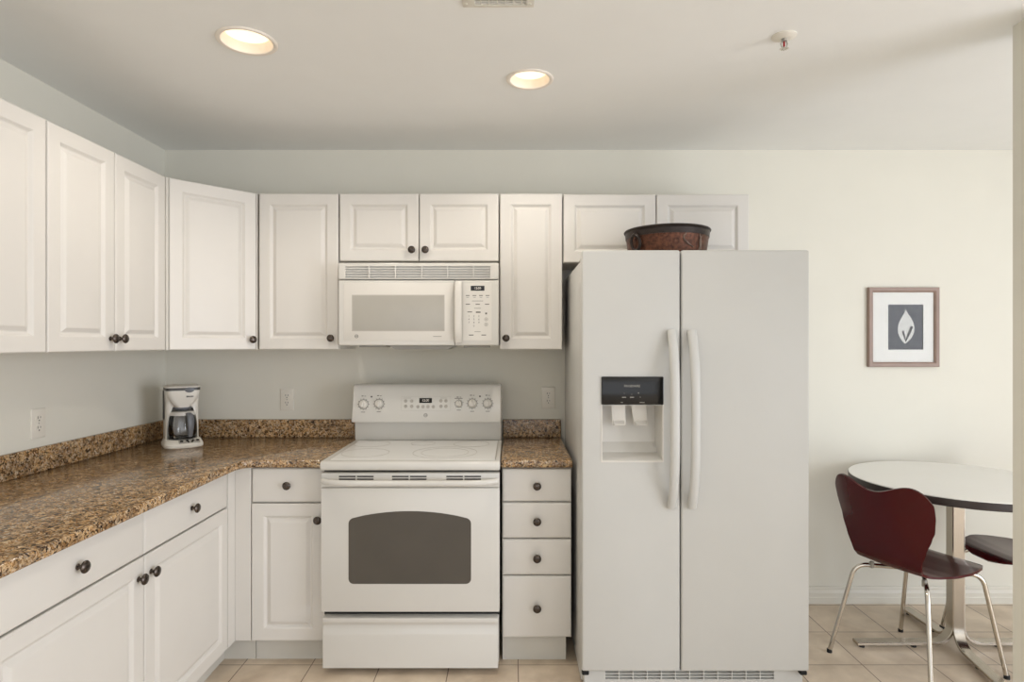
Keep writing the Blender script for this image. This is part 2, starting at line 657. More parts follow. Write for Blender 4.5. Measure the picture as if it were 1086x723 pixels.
# diagonal corner cabinet
A = Vector((XU, 2.658, 0))
B = Vector((-1.243, YU, 0))
ang = math.atan2(B.y - A.y, B.x - A.x)
wd = (B - A).length
Minv = (Matrix.Translation(A) @ Matrix.Rotation(ang, 4, 'Z')).inverted()
nv_ = Vector((-math.sin(ang), math.cos(ang), 0))
tv_ = Vector((math.cos(ang), math.sin(ang), 0)) * 0.009
n_in = nv_ * (DOOR_T + 0.004)
fp = []
for p in (A + tv_ + n_in, A + tv_ + nv_ * 0.003, A + nv_ * 0.003, Vector((XL + 0.002, 2.658, 0)), Vector((XL + 0.002, DB - 0.002, 0)), Vector((-1.243, DB - 0.002, 0)), B + nv_ * 0.003, B - tv_ * 0.5 + nv_ * 0.003, B - tv_ * 0.5 + n_in):
    q = Minv @ p
    fp.append((q.x, q.y))
cabinet('wall_cabinet', 'white diagonal corner wall cabinet above the coffee maker', GU, tuple(A), ang, wd, 0, UB, UT,
        [('door', 0.0115, wd - 0.006, UB, UT, (wd - 0.03, UB + 0.048))], footprint=fp)
depB = DB - YU - 0.002


def xb(px):
    return X(px, YU)


def upper(label, p0, p1, z0, z1, fronts):
    x0, x1 = xb(p0), xb(p1)
    w_ = x1 - x0
    cabinet('wall_cabinet', label, GU, (x0, YU, 0), 0, w_, depB, z0, z1, fronts(w_, z0, z1))


def single(kx_right):
    def f(w_, z0, z1):
        return [('door', G, w_ - G, z0, z1, ((w_ - 0.034) if kx_right else 0.032, z0 + 0.055))]
    return f


def double(kn):
    def f(w_, z0, z1):
        k1 = (w_ / 2 - 0.033, z0 + 0.052) if kn else None
        k2 = (w_ / 2 + 0.033, z0 + 0.052) if kn else None
        return [('door', G, w_ / 2 - G, z0, z1, k1), ('door', w_ / 2 + G, w_ - G, z0, z1, k2)]
    return f


US = 1.806
upper('tall white single-door wall cabinet left of the microwave', 274.2, 359.2, UB, UT, single(True))
upper('short white two-door wall cabinet directly above the microwave', 359.6, 529.2, US, UT, double(True))
upper('narrow white single-door wall cabinet between microwave and refrigerator', 529.8, 596.8, UB, UT, single(False))
upper('short wide white two-door wall cabinet above refrigerator, behind the copper planter', 597.2, 794.8, US - 0.006, UT - 0.004, double(True))

# base cabinets
CT = 0.897                   # worktop height
CB = 0.864                   # worktop underside
BZ0 = 0.106
XB = -1.208                  # face of base run on the left wall
YB = 2.636                   # face of base run on the back wall
GB = 'white base cabinets'
SEAM = 0.707
TOPD = CB - 0.005
dl = -XL + XB - 0.002
y0 = 1.374
w = 2.572 - y0
s = 1.987 - y0
cabinet('base_cabinet', 'long white base cabinet on left wall with two drawers over two doors', GB, (XB, y0, 0), R90, w, dl, BZ0, CB - 0.001,
        [('drawer', G, s - G, SEAM + G, TOPD, (s / 2, (SEAM + TOPD) / 2)), ('drawer', s + G, w - G, SEAM + G, TOPD, (s + (w - s) / 2, (SEAM + TOPD) / 2)),
         ('door', G, s - G, BZ0, SEAM - G, (s - 0.034, SEAM - 0.065)), ('door', s + G, w - G, BZ0, SEAM - G, (s + 0.034, SEAM - 0.065))],
        toe=(0.07, 0, 0))
# corner filler, an L of two narrow strips
t = thing('corner_filler', 'plain white L-shaped filler strip in the inner corner between the base cabinets', 'cabinet filler', (XB, YB, 0))
xf = X(266, YB)
MB().box(XB - 0.018, XB, 2.574, YB + 0.02, BZ0, CB - 0.001, 0.001, 1).build('side_strip', M['cab'], t)
MB().box(XB + 0.0005, xf - 0.001, YB + 0.002, YB + 0.02, BZ0, CB - 0.001, 0.001, 1).build('front_strip', M['cab'], t)
MB().box(XB - 0.072, xf - 0.001, 2.69, 2.71, 0, BZ0 - 0.001).build('toe_kick', M['toe'], t)
MB().box(XB - 0.074, XB - 0.0725, 2.574, 2.71, 0, BZ0 - 0.001).build('toe_kick', M['toe'], t)
dbk = DB - YB - 0.002
x1 = -0.8125
w = x1 - xf
cabinet('base_cabinet', 'narrow white base cabinet left of the range with one drawer over one door', GB, (xf, YB, 0), 0, w, dbk, BZ0, CB - 0.001,
        [('drawer', G, w - G, SEAM + G, TOPD, (w / 2, (SEAM + TOPD) / 2 + 0.004)),
         ('door', G, w - G, BZ0, SEAM - G, (w - 0.03, SEAM - 0.07))], toe=(0.055, 0, 0))
x0, x1 = X(532.3, YB), X(606.6, YB)
w = x1 - x0
zz = [CB - 0.005, 0.711, 0.551, 0.391, 0.118]
fr = []
for a, b in zip(zz[:-1], zz[1:]):
    fr.append(('drawer', G, w - G, b + G, a - G, (w / 2, (a + b) / 2)))
cabinet('base_cabinet', 'narrow white base cabinet with four drawers, between range and refrigerator', GB, (x0, YB, 0), 0, w, dbk, 0.118, CB - 0.001, fr, toe=(0.05, 0, 0.02))

# ------------------------------------------------------------------ worktops
EX, EY = -1.170, 2.620
BS = 0.994
t = thing('countertop', 'L-shaped brown granite countertop along left wall under the coffee maker', 'countertop', (-1.5, 2.9, CB), group='brown granite countertops')
pts = [(XL + 0.001, DB - 0.001), (XL + 0.001, 1.36), (EX, 1.36), (EX, 2.555), (EX + 0.006, 2.585), (EX + 0.022, 2.608), (EX + 0.05, EY), (-0.8115, EY), (-0.8115, DB - 0.001)]
MB().prism(pts, 'z', CB, CT, 0.007, 3).build('worktop', M['granite'], t)
MB().box(XL + 0.001, XL + 0.02, 1.36, DB - 0.001, CT + 0.0003, BS, 0.003, 1).build('backsplash', M['granite'], t)
MB().box(XL + 0.0205, -0.8115, DB - 0.02, DB - 0.001, CT + 0.0003, BS, 0.003, 1).build('backsplash', M['granite'], t)
t = thing('countertop', 'short brown granite countertop piece between range and refrigerator', 'countertop', (0.1, 2.9, CB), group='brown granite countertops')
MB().box(-0.0485, 0.263, EY, DB - 0.001, CB, CT, 0.007, 3).build('worktop', M['granite'], t)
MB().box(-0.0485, 0.263, DB - 0.02, DB - 0.001, CT + 0.0003, BS, 0.003, 1).build('backsplash', M['granite'], t)


# ------------------------------------------------------------------ logo roundel
def roundel(cx, cy, cz, r, tilt=0.0):
    mx = T(cx, cy, cz) @ Matrix.Rotation(tilt, 4, 'X') @ FACE
    mb = MB().ring(0, 0, 0, r, r * 0.8, 0.0006, 24, mx)
    mb.text('GE', r * 1.25, mx @ T(0, 0, 0.0004))
    return mb


# ------------------------------------------------------------------ range
YR = 2.554
RX0, RX1 = -0.8085, -0.0525
RC = (RX0 + RX1) / 2
rg = thing('kitchen_range', 'white freestanding electric range with glass cooktop and rear control panel', 'stove', (RC, 2.9, 0))
MB().box(RX0 + 0.004, RX1 - 0.004, YR + 0.05, 3.12, 0.03, 0.871, 0.003, 1).build('body', M['white'], rg)
for sx in (RX0 + 0.05, RX1 - 0.05):
    for sy in (YR + 0.08, 3.08):
        MB().lathe([(0.016, 0), (0.018, 0.006), (0.012, 0.01), (0.012, 0.0295)], 14, T(sx, sy, 0)).build('foot', M['rubber'], rg)
# oven door
ZH0, ZH1 = Z(517, YR), Z(501.5, YR)
ZD0 = Z(649, YR)
MB().box(RX0 + 0.002, RX1 - 0.002, YR + 0.045, YR + 0.0485, ZD0 - 0.03, 0.87).build('dark_gap', M['dark'], rg)
od = MB().box(RX0, RX1, YR, YR + 0.044, ZD0, ZH0 - 0.0015, 0.005, 2)
od.box(RX0, RX1, YR + 0.002, YR + 0.044, ZH0, ZH1, 0.005, 2)
od = od.build('oven_door', M['white'], rg)
wx0, wx1 = X(369.6, YR), X(499.6, YR)
wz0, wz1, wzc = Z(619, YR), Z(549, YR), Z(541.8, YR)
pts = []


def corner(cx, cz, r, a0, a1, n=6):
    return [(cx + r * math.cos(a0 + (a1 - a0) * i / n), cz + r * math.sin(a0 + (a1 - a0) * i / n)) for i in range(n + 1)]


pts += corner(wx0 + 0.022, wz0 + 0.022, 0.022, PI, 1.5 * PI)
pts += corner(wx1 - 0.022, wz0 + 0.022, 0.022, 1.5 * PI, 2 * PI)
pts += corner(wx1 - 0.025, wz1 - 0.025, 0.025, 0, 0.44 * PI)
wmid = (wx0 + wx1) / 2
for i in range(1, 14):
    u = 1 - 2 * i / 14
    pts.append((wmid + u * (wx1 - wx0 - 0.06) / 2, wz1 + 0.003 + (wzc - wz1 - 0.003) * (1 - u * u)))
pts += corner(wx0 + 0.025, wz1 - 0.025, 0.025, 0.56 * PI, PI)
MB().prism(pts, 'y', YR - 0.0015, YR + 0.003, 0.0008, 1).build('window', M['ovenglass'], od)
# handle: a bowed white bar with its end mounts
zh = Z(512.2, YR - 0.04)
hp = []
for i in range(25):
    u = -1 + 2 * i / 24
    hp.append((RC + u * 0.368, YR - 0.047 + 0.045 * abs(u) ** 8, zh))
MB().tube(hp, 0.0128, 12).build('handle', M['white'], od)
# vent slots above the handle
for cx0 in (359.4, 415.7, 473.4):
    for k in range(2):
        a = cx0 + k * 19.1
        vt = MB()
        for r_ in range(2):
            zc = Z(505.2 + r_ * 2.9, YR)
            vt.box(X(a, YR), X(a + 17.6, YR), YR + 0.0005, YR + 0.004, zc - 0.0026, zc + 0.0026)
        vt.build('vent_slots', M['dark'], od)
# warming drawer with a scooped pull along its top
dz1, dz0 = Z(655.6, YR), 0.026
yq = YR + 0.004
dr = [(yq + 0.04, dz0), (yq, dz0 + 0.004), (yq - 0.001, dz1 - 0.075), (yq + 0.001, dz1 - 0.066), (yq + 0.006, dz1 - 0.05), (yq + 0.009, dz1 - 0.038),
      (yq + 0.009, dz1 - 0.03), (yq, dz1 - 0.022), (yq - 0.002, dz1 - 0.012), (yq - 0.001, dz1 - 0.002), (yq + 0.003, dz1), (yq + 0.04, dz1)]
MB().prism(dr, 'x', RX0 + 0.006, RX1 - 0.006, 0.003, 2).build('drawer', M['white'], rg, smooth=50)
# cooktop
CK = 0.905
ckp = [(YR - 0.003, 0.868), (YR - 0.008, 0.874), (YR - 0.008, CK - 0.012), (YR - 0.003, CK - 0.003), (YR + 0.008, CK), (3.125, CK), (3.125, 0.873)]
ck = MB().prism(ckp, 'x', RX0 - 0.0015, RX1 + 0.0015, 0.004, 2).build('cooktop', M['white'], rg, smooth=50)
MB().box(RX0 + 0.03, RX1 - 0.02, YR + 0.035, 3.085, CK + 0.0002, CK + 0.0022, 0.001, 1).build('glass_surface', M['glassw'], ck)
for cx, cy, r in ((-0.665, 2.745, 0.107), (-0.305, 2.755, 0.146), (-0.305, 2.755, 0.108), (-0.69, 2.985, 0.088), (-0.20, 2.985, 0.088), (-0.44, 3.0, 0.06)):
    MB().ring(cx, cy, CK + 0.0023, r, r - 0.0022, 0.0004, 64).build('burner_ring', M['pad'], ck)
MB().box(RX0 + 0.0265, RX0 + 0.0295, YR + 0.035, 3.085, CK + 0.0002, CK + 0.001).build('edge_line', M['pad'], ck)
MB().box(RX1 - 0.0195, RX1 - 0.0165, YR + 0.035, 3.085, CK + 0.0002, CK + 0.001).build('edge_line', M['pad'], ck)
# backguard
Z0B, Z1B = 1.011, 1.196
YP0, SL = 3.028, 0.235       # foot of the slanted panel and its slope


def yp(z):
    return YP0 + (z - Z0B) * SL


bgp = [(3.14, CK - 0.03), (3.105, CK + 0.0005), (3.098, CK + 0.012), (3.095, Z0B - 0.004), (YP0 + 0.004, Z0B - 0.003), (YP0 + 0.0005, Z0B + 0.004), (yp(1.17), 1.17), (yp(1.185) + 0.004, 1.187),
       (yp(1.19) + 0.014, 1.195), (yp(1.19) + 0.03, Z1B), (3.21, 1.19), (3.22, 1.0), (3.22, CK - 0.03)]
bg = MB().prism(bgp, 'x', RX0 + 0.002, RX1 - 0.002, 0.012, 4).build('backguard', M['white'], rg, smooth=40)
TL = -math.atan(SL)


def on_panel(px, py):
    d = 3.05
    for _ in range(5):
        z = Z(py, d)
        d = yp(z)
    return X(px, d), d, z


def pmx(px, py, out=0.0):
    x, y, z = on_panel(px, py)
    return T(x, y, z) @ Matrix.Rotation(TL, 4, 'X') @ FACE @ T(0, 0, out)


for kx, ky, kr in ((385.5, 428.6, 0.0205), (402.1, 428.2, 0.0205), (486.7, 428.1, 0.0165), (500.9, 427.8, 0.0205), (517.3, 427.8, 0.0205)):
    kn = MB().lathe([(kr * 1.05, 0), (kr * 1.05, 0.003), (kr * 0.95, 0.006), (kr * 0.9, 0.016), (kr * 0.8, 0.018), (0, 0.018)], 28, pmx(kx, ky))
    kn.box(-kr * 0.26, kr * 0.26, -kr * 0.82, kr * 0.82, 0.017, 0.026, 0.002, 2, pmx(kx, ky))
    kn = kn.build('knob', M['plastic'], bg)
    MB().box(-0.0012, 0.0012, kr * 0.3, kr * 0.8, 0.026, 0.0264, mx=pmx(kx, ky)).build('pointer', M['pad'], kn)
    q = pmx(kx, ky, 0.0003)
    pr = MB()
    pr.ring(0, 0, 0, kr * 1.22, kr * 1.12, 0.0003, 32, q)
    n = 12 if kr > 0.02 else 5
    for i in range(n):
        a = PI / 2 + 2 * PI * i / n
        pr.box(-0.0012, 0.0012, kr * 1.24, kr * 1.48, 0, 0.0003, mx=q @ Matrix.Rotation(a - PI / 2, 4, 'Z'))
    pr.box(-0.010, 0.010, -kr * 2.0, -kr * 2.0 + 0.003, 0, 0.0003, mx=q)
    pr.box(-0.012, -0.002, kr * 1.95, kr * 1.95 + 0.004, 0, 0.0003, mx=q)
    pr.box(0.003, 0.010, kr * 1.95, kr * 1.95 + 0.003, 0, 0.0003, mx=q)
    if kr < 0.02:
        pr.box(-0.022, 0.018, 0.026, 0.029, 0, 0.0003, mx=q)
    pr.build('dial_marks', M['print'], bg)
for px, py in ((394, 420.6), (509, 420.2)):
    MB().lathe([(0.0042, 0), (0.0042, 0.001), (0, 0.0014)], 14, pmx(px, py, 0)).build('indicator_light', M['dark'], bg)
dp = MB().box(-0.032, 0.032, -0.0125, 0.0125, 0, 0.0012, 0.0004, 1, pmx(451.4, 424.6)).build('display', M['black'], bg)
MB().text('12:00', 0.016, pmx(451.4, 424.6, 0.0014)).build('display_digits', M['ledtext'], dp)
for px, py in ((430.2, 425.2), (436.6, 425.2), (430.2, 430.8), (436.6, 430.8), (443.2, 431.2), (448.6, 431.2), (453.9, 431.2), (459.5, 431.2), (467.6, 425), (472.9, 425), (467.6, 430.8), (472.9, 430.8)):
    MB().lathe([(0.0088, 0), (0.0088, 0.0006), (0.0078, 0.001), (0, 0.001)], 18, pmx(px, py)).build('button', M['pale_print'], bg)
ol = MB()
q = pmx(451.8, 427.7, 0.0002)
for a, b_, c, d in ((-0.124, 0.124, 0.035, 0.0358), (-0.124, 0.124, -0.0368, -0.036), (-0.124, -0.1232, -0.036, 0.035), (0.1232, 0.124, -0.036, 0.035), (-0.115, -0.075, 0.026, 0.0285), (0.072, 0.105, 0.026, 0.0285)):
    ol.box(a, b_, c, d, 0, 0.0003, mx=q)
ol.build('keypad_outline', M['pale_print'], bg)
x, y, z = on_panel(451.4, 440.2)
roundel(x, y, z, 0.0095, TL).build('logo', M['print'], bg)

# ------------------------------------------------------------------ microwave
YM = 2.85
mz = lambda py: Z(py, YM)
mx_ = lambda px: X(px, YM)
mw = thing('microwave', 'white over-the-range microwave oven with keypad, mounted above the range', 'microwave', (mx_(443.5), 3.05, mz(367)))
MB().box(mx_(358.6), mx_(528.9), YM + 0.03, DB - 0.003, mz(366.4), mz(278.3), 0.003, 1).build('body', M['white'], mw)
gr = MB().box(mx_(358.6), mx_(528.9), YM + 0.003, YM + 0.03, mz(296), mz(278.4), 0.005, 2)
cuts = MB()
xs = [365.5, 391.3, 419.2, 447.3, 474.5, 502.2, 520.6]
for r_ in range(5):
    zc = mz(283.0 + r_ * 2.65)
    for a, b_ in zip(xs[:-1], xs[1:]):
        cuts.box(mx_(a + 0.7), mx_(b_ - 0.7), YM - 0.02, YM + 0.018, zc - 0.0036, zc + 0.0036)
gr.cut(cuts)
gr = gr.build('vent_grille', M['white'], mw)
lv = MB()
for r_ in range(5):
    zc = mz(283.0 + r_ * 2.65)
    lv.box(mx_(365.5), mx_(520.6), YM + 0.019, YM + 0.0215, zc - 0.004, zc + 0.004)
lv.build('vent_backing', M['mesh'], gr)
dx1 = mx_(482.2)
md = MB().box(mx_(358.8), dx1, YM, YM + 0.029, mz(366.3), mz(297.2), 0.006, 3).build('door', M['white'], mw)
wb = MB().panel(mx_(364.6), mx_(482) - 0.001, mz(361.2), mz(299.8), YM + 0.0005, [(0, 0), (0, 0.0012), (0.0012, 0.002)])
wb.build('door_glass', M['plastic'], md)
MB().panel(mx_(374.2), mx_(470.6), mz(350.2), mz(313.6), YM - 0.0014, [(0, 0), (0, 0.0005), (0.0015, 0.001)]).build('window', M['mwglass'], md)
MB().panel(mx_(373.2), mx_(471.6), mz(351.2), mz(312.6), YM - 0.0012, [(0, 0), (0.0006, 0.0006)]).build('window_border', M['pale_print'], md)
roundel(mx_(378.2), YM - 0.0016, mz(356.5), 0.0085).build('logo', M['print'], md)
MB().box(mx_(459.5), mx_(468.3), YM - 0.0021, YM - 0.0016, mz(356.9), mz(356.2)).build('nameplate', M['pad'], md)
hp = []
zt, zb = mz(298.8), mz(362.5)
for i in range(17):
    u = -1 + 2 * i / 16
    hp.append((mx_(486.3), YM - 0.030 + 0.022 * abs(u) ** 4, zb + (zt - zb) * (u + 1) / 2))
h = MB().sweep(hp, (1, 0, 0), 0.034, 0.014, bev=0.005)
h.box(mx_(486.3) - 0.012, mx_(486.3) + 0.012, YM - 0.014, YM + 0.002, zt - 0.03, zt - 0.004, 0.003)
h.box(mx_(486.3) - 0.012, mx_(486.3) + 0.012, YM - 0.014, YM + 0.002, zb + 0.004, zb + 0.03, 0.003)
h.build('handle', M['plastic'], md, smooth=60)
cp = MB().box(dx1 + 0.001, mx_(528.9), YM, YM + 0.029, mz(366.3), mz(297.2), 0.006, 3).build('control_panel', M['white'], mw)
MB().panel(mx_(491.2), mx_(521.5), mz(360.8), mz(300.2), YM + 0.0003, [(0, 0), (0.0008, 0.0008)]).build('keypad_face', M['plastic'], cp)
dsp = MB().box(mx_(499.3), mx_(513.8), YM - 0.002, YM, mz(308.2), mz(303), 0.0004, 1).build('display', M['led'], cp)
q = lambda px, py: T(mx_(px), YM - 0.0008, mz(py)) @ FACE
MB().text('12:00', 0.014, T(mx_(506.5), YM - 0.0022, mz(305.6)) @ FACE).build('display_digits', M['ledtext'], dsp)
def legend(*marks):
    kp = MB()
    for hw_, hh_, px, py in marks:
        kp.box(-hw_, hw_, -hh_, hh_, 0, 0.0004, mx=q(px, py))
    kp.build('key_legend', M['print'], cp)


for px in (496, 503.2, 510, 517):
    legend((0.009, 0.0017, px, 313.3), (0.006, 0.0008, px, 315.3))
for px in (496.2, 506.6, 516.6):
    legend((0.010, 0.0019, px, 322.5))
legend((0.026, 0.0009, 506.5, 319.1))
legend((0.016, 0.0009, 506.5, 326.8))
legend((0.011, 0.002, 498.2, 330.7))
legend((0.011, 0.003, 507.2, 331))
legend((0.014, 0.0009, 506.5, 351.7))
legend((0.011, 0.002, 499.8, 355.2))
legend((0.011, 0.002, 513, 355.2))
legend((0.0042, 0.004, 515.6, 332.3))
dig = MB()
for i, ch in enumerate('123456789'):
    dig.text(ch, 0.0125, q(497.3 + 5.3 * (i % 3), 335.2 + 3.4 * (i // 3)))
dig.text('0', 0.0125, q(502.6, 345.6))
dig.build('key_digits', M['print'], cp)
for py in (338.5, 344):
    MB().ring(0, 0, 0, 0.0085, 0.0066, 0.0005, 20, q(515.6, py)).build('round_key', M['pad'], cp)
    MB().lathe([(0.004, 0), (0.004, 0.0005), (0, 0.0006)], 12, q(515.6, py)).build('round_key', M['pale_print'], cp)
MB().prism([(mx_(411), mz(366.5)), (mx_(482), mz(366.5)), (mx_(474), mz(370.4)), (mx_(418), mz(370.4))], 'y', YM + 0.03, YM + 0.2).build('grease_filter', M['mesh'], mw)
MB().box(mx_(378), mx_(408), YM + 0.05, YM + 0.15, mz(368.2), mz(366.4), 0.002, 1).build('lamp_cover', M['mesh'], mw)
MB().box(mx_(491), mx_(519), YM + 0.035, YM + 0.12, mz(368.6), mz(366.4), 0.002, 1).build('lamp_cover', M['mesh'], mw)

# ------------------------------------------------------------------ refrigerator
YD = 2.43
FX0, FX1, FS = X(617, YD), X(858.4, YD), X(722, YD)
FZ0, FZ1 = Z(712, YD), Z(265, YD)
fr = thing('refrigerator', 'tall white side-by-side refrigerator with black ice and water dispenser', 'refrigerator', ((FX0 + FX1) / 2, 2.85, 0))
FTOP = 1.744
px0, px1 = X(638, YD), X(703.2, YD)
pzt, pzm, pzb = Z(399.2, YD), Z(429, YD), Z(489.3, YD)
body = MB().box(FX0 + 0.003, FX1 - 0.003, YD + 0.066, 3.23, 0.014, FTOP, 0.004, 2)
body.cut(MB().box(px0 - 0.004, px1 + 0.004, YD, YD + 0.17, pzb - 0.004, pzt))
body.build('body', M['fridge'], fr)
ld = MB().box(FX0, FS - 0.0028, YD, YD + 0.061, FZ0, FZ1, 0.008, 3)
ld.cut(MB().prism([(px0, pzm - 0.002), (px1, pzm - 0.002), (px1, pzb), (px0, pzb)], 'y', YD - 0.05, YD + 0.09))
ld = ld.build('freezer_door', M['fridge'], fr, smooth=30)
rd = MB().box(FS + 0.0028, FX1, YD, YD + 0.061, FZ0, FZ1, 0.008, 3).build('fridge_door', M['fridge'], fr, smooth=30)
MB().box(FS - 0.0025, FS + 0.0025, YD + 0.03, YD + 0.06, FZ0 + 0.01, FZ1 - 0.012).build('door_gap', M['dark'], fr)
dsn = MB()
e = 0.003
# recess liner: back wall sloping forward to a drip tray, two side walls, a roof
dsn.prism([(YD + 0.160, pzb + e), (YD + 0.160, pzm - 0.004), (YD + 0.135, pzm - 0.004), (YD + 0.118, pzb + 0.06), (YD + 0.085, pzb + 0.022), (YD + 0.004, pzb + 0.006), (YD + 0.0, pzb + e)], 'x', px0 + 0.001, px1 - 0.001)
dsn.box(px0 + 0.0006, px0 + 0.003, YD + 0.001, YD + 0.16, pzb + e, pzm + 0.004)
dsn.box(px1 - 0.003, px1 - 0.0006, YD + 0.001, YD + 0.16, pzb + e, pzm + 0.004)
dsn.box(px0 + 0.0006, px1 - 0.0006, YD + 0.012, YD + 0.16, pzm - 0.004, pzm + 0.004)
dsn = dsn.build('dispenser_recess', M['plastic'], ld, smooth=30)
MB().sweep([(px0, YD - 0.0005, pzm), (px0, YD - 0.0005, pzb)], (1, 0, 0), 0.004, 0.003).build('recess_trim', M['plastic'], dsn)
MB().sweep([(px1, YD - 0.0005, pzm), (px1, YD - 0.0005, pzb)], (1, 0, 0), 0.004, 0.003).build('recess_trim', M['plastic'], dsn)
MB().box(px0 - 0.002, px1 + 0.002, YD - 0.003, YD + 0.002, pzb - 0.003, pzb + 0.003, 0.001, 1).build('recess_trim', M['plastic'], dsn)
dpn = MB().box(px0 - 0.001, px1 + 0.001, YD - 0.008, YD + 0.01, pzm, pzt, 0.004, 2).build('dispenser_panel', M['black'], ld)
q = lambda px, py: T(X(px, YD - 0.008), YD - 0.0083, Z(py, YD - 0.008)) @ FACE
lt = MB().text('FRIGIDAIRE', 0.0128, q(670.4, 409.3))
lt.build('lettering', M['pad'], dpn)
sm = MB()
for px in (661.8, 670.2):
    sm.box(-0.008, 0.008, -0.0014, 0.0014, 0, 0.0004, mx=q(px, 421.2))
for px, py, a in ((677.2, 416.6, 0.0022), (679, 421, 0.0016), (662, 417, 0.001), (670, 418, 0.001)):
    sm.lathe([(a, 0), (a, 0.0004)], 10, q(px, py))
sm.build('button_legends', M['pad'], dpn)
MB().box(-0.010, 0.010, -0.001, 0.001, 0, 0.0004, mx=q(681, 426.7)).build('water_legend', M['pad'], dpn)
MB().box(-0.004, 0.004, -0.001, 0.001, 0, 0.0004, mx=q(659.5, 426.7)).build('ice_legend', M['pad'], dpn)
for c0, c1, sk in ((648.4, 663.4, 1.2), (669.6, 685.6, 3.0)):
    a, b_ = X(c0, YD + 0.06), X(c1, YD + 0.06)
    zt_, zb_ = pzm - 0.0045, Z(451.5, YD + 0.06)
    k = sk * 0.004
    pd = MB().prism([(a, zt_), (b_, zt_), (b_ + k * 0.5, zb_ + 0.006), (b_ + k * 0.5 - 0.005, zb_), (a + k + 0.005, zb_), (a + k, zb_ + 0.006)], 'y', YD + 0.066, YD + 0.072, 0.0015, 2)
    pd.prism([(YD + 0.067, zb_ + 0.002), (YD + 0.052, zb_ + 0.004), (YD + 0.051, zb_ + 0.008), (YD + 0.067, zb_ + 0.022)], 'x', a + k + 0.006, b_ + k * 0.5 - 0.006)
    pd.build('dispenser_paddle', M['plastic'], dsn, smooth=30)
for cx, door in ((X(713.2, YD - 0.02), ld), (X(734.6, YD - 0.02), rd)):
    zt_, zb_ = Z(350.5, YD - 0.02), Z(539, YD - 0.02)
    hp = []
    for i in range(33):
        u = -1 + 2 * i / 32
        hp.append((cx, YD - 0.062 + 0.052 * abs(u) ** 3.2, zb_ + (zt_ - zb_) * (u + 1) / 2))
    MB().sweep(hp, (1, 0, 0), 0.037, 0.020, bev=0.008).build('handle', M['fridge'], door, smooth=60)
    # feet of the handle join the door skin
gz = FZ0 - 0.008
gb = MB().box(FX0 + 0.012, FX1 - 0.012, YD + 0.03, YD + 0.064, 0.012, gz, 0.003, 1)
cuts = MB()
for r_ in range(3):
    zc = gz - 0.010 - 0.0125 * r_
    for i in range(12):
        a = X(642, YD + 0.03) + i * 0.0575
        cuts.box(a, a + 0.0535, YD + 0.01, YD + 0.045, zc - 0.0045, zc + 0.0045)
gb.cut(cuts)
gb = gb.build('base_grille', M['fridge'], fr)
gk = MB()
for r_ in range(3):
    zc = gz - 0.010 - 0.0125 * r_
    gk.box(X(642, YD + 0.03), X(642, YD + 0.03) + 11 * 0.0575 + 0.0535, YD + 0.0455, YD + 0.048, zc - 0.005, zc + 0.005)
gk.build('grille_slots', M['mesh'], gb)
for a in (FX0 + 0.002, FX1 - 0.034):
    MB().box(a, a + 0.028, YD + 0.004, YD + 0.029, FZ0 - 0.018, FZ0 - 0.002, 0.003, 1).build('hinge_bracket', M['rubber'], fr)
    MB().box(a, a + 0.032, YD + 0.02, YD + 0.13, FTOP + 0.0005, FTOP + 0.016, 0.004, 1).build('hinge_cover', M['plastic'], fr)
for sx in (FX0 + 0.06, FX1 - 0.06):
    for sy in (YD + 0.16, 3.15):
        MB().lathe([(0.018, 0), (0.018, 0.006), (0.01, 0.008), (0.01, 0.0135)], 12, T(sx, sy, 0)).build('foot', M['rubber'], fr)

# ------------------------------------------------------------------ planter on the refrigerator
bx, by, bz = X(707.2, 2.735), 2.735, FTOP + 0.0005
br = 0.186
bh = 0.166
pl = thing('planter_bowl', 'round embossed copper planter with dark rim, on top of the refrigerator', 'planter', (bx, by, bz))
q = T(bx, by, bz)


def rb(z):
    return br * (0.86 + 0.14 * (z / bh) ** 0.8)


pf = [(0, 0), (rb(0) - 0.01, 0), (rb(0.004), 0.004)] + [(rb(z), z) for z in (0.03, 0.06, 0.09, 0.133)]
pf += [(rb(z) - 0.006, z) for z in (0.133, 0.09, 0.06, 0.03, 0.01)] + [(0, 0.01)]
MB().lathe(pf, 64, q).build('bowl', M['copper'], pl, smooth=60)
rz = 0.133
MB().lathe([(rb(rz) - 0.006, rz - 0.004), (rb(rz) + 0.002, rz - 0.004), (rb(bh), bh - 0.012), (br + 0.004, bh - 0.010), (br + 0.006, bh - 0.005), (br + 0.003, bh),
            (br - 0.004, bh), (rb(rz) - 0.006, rz - 0.004)], 64, q, cap=False).build('rim', M['iron'], pl, smooth=50)
# ring handle on the front left, hanging from a lug
for ha in (PI + 0.55, 0.55):
    hx, hy = math.cos(ha), math.sin(ha)
    side = Vector((-hy, hx, 0))
    out = Vector((hx, hy, 0))
    c = Vector((bx, by, bz)) + out * (rb(0.1) + 0.012) + Vector((0, 0, 0.098))
    ring = []
    for i in range(28):
        a = 2 * PI * i / 28
        ring.append(c + side * 0.026 * math.cos(a) + Vector((0, 0, 0.034 * math.sin(a))) + out * (0.010 * math.sin(a) * 0.5))
    rh = MB().tube(ring, 0.0072, 8, closed=True)
    cc = Vector((bx, by, bz)) + out * (rb(0.135) + 0.006) + Vector((0, 0, 0.136))
    rh.tube([cc - out * 0.012, cc + out * 0.006, cc + out * 0.012 - Vector((0, 0, 0.006))], [0.008, 0.008, 0.006], 8)
    rh.build('ring_handle', M['iron'], pl, smooth=60)
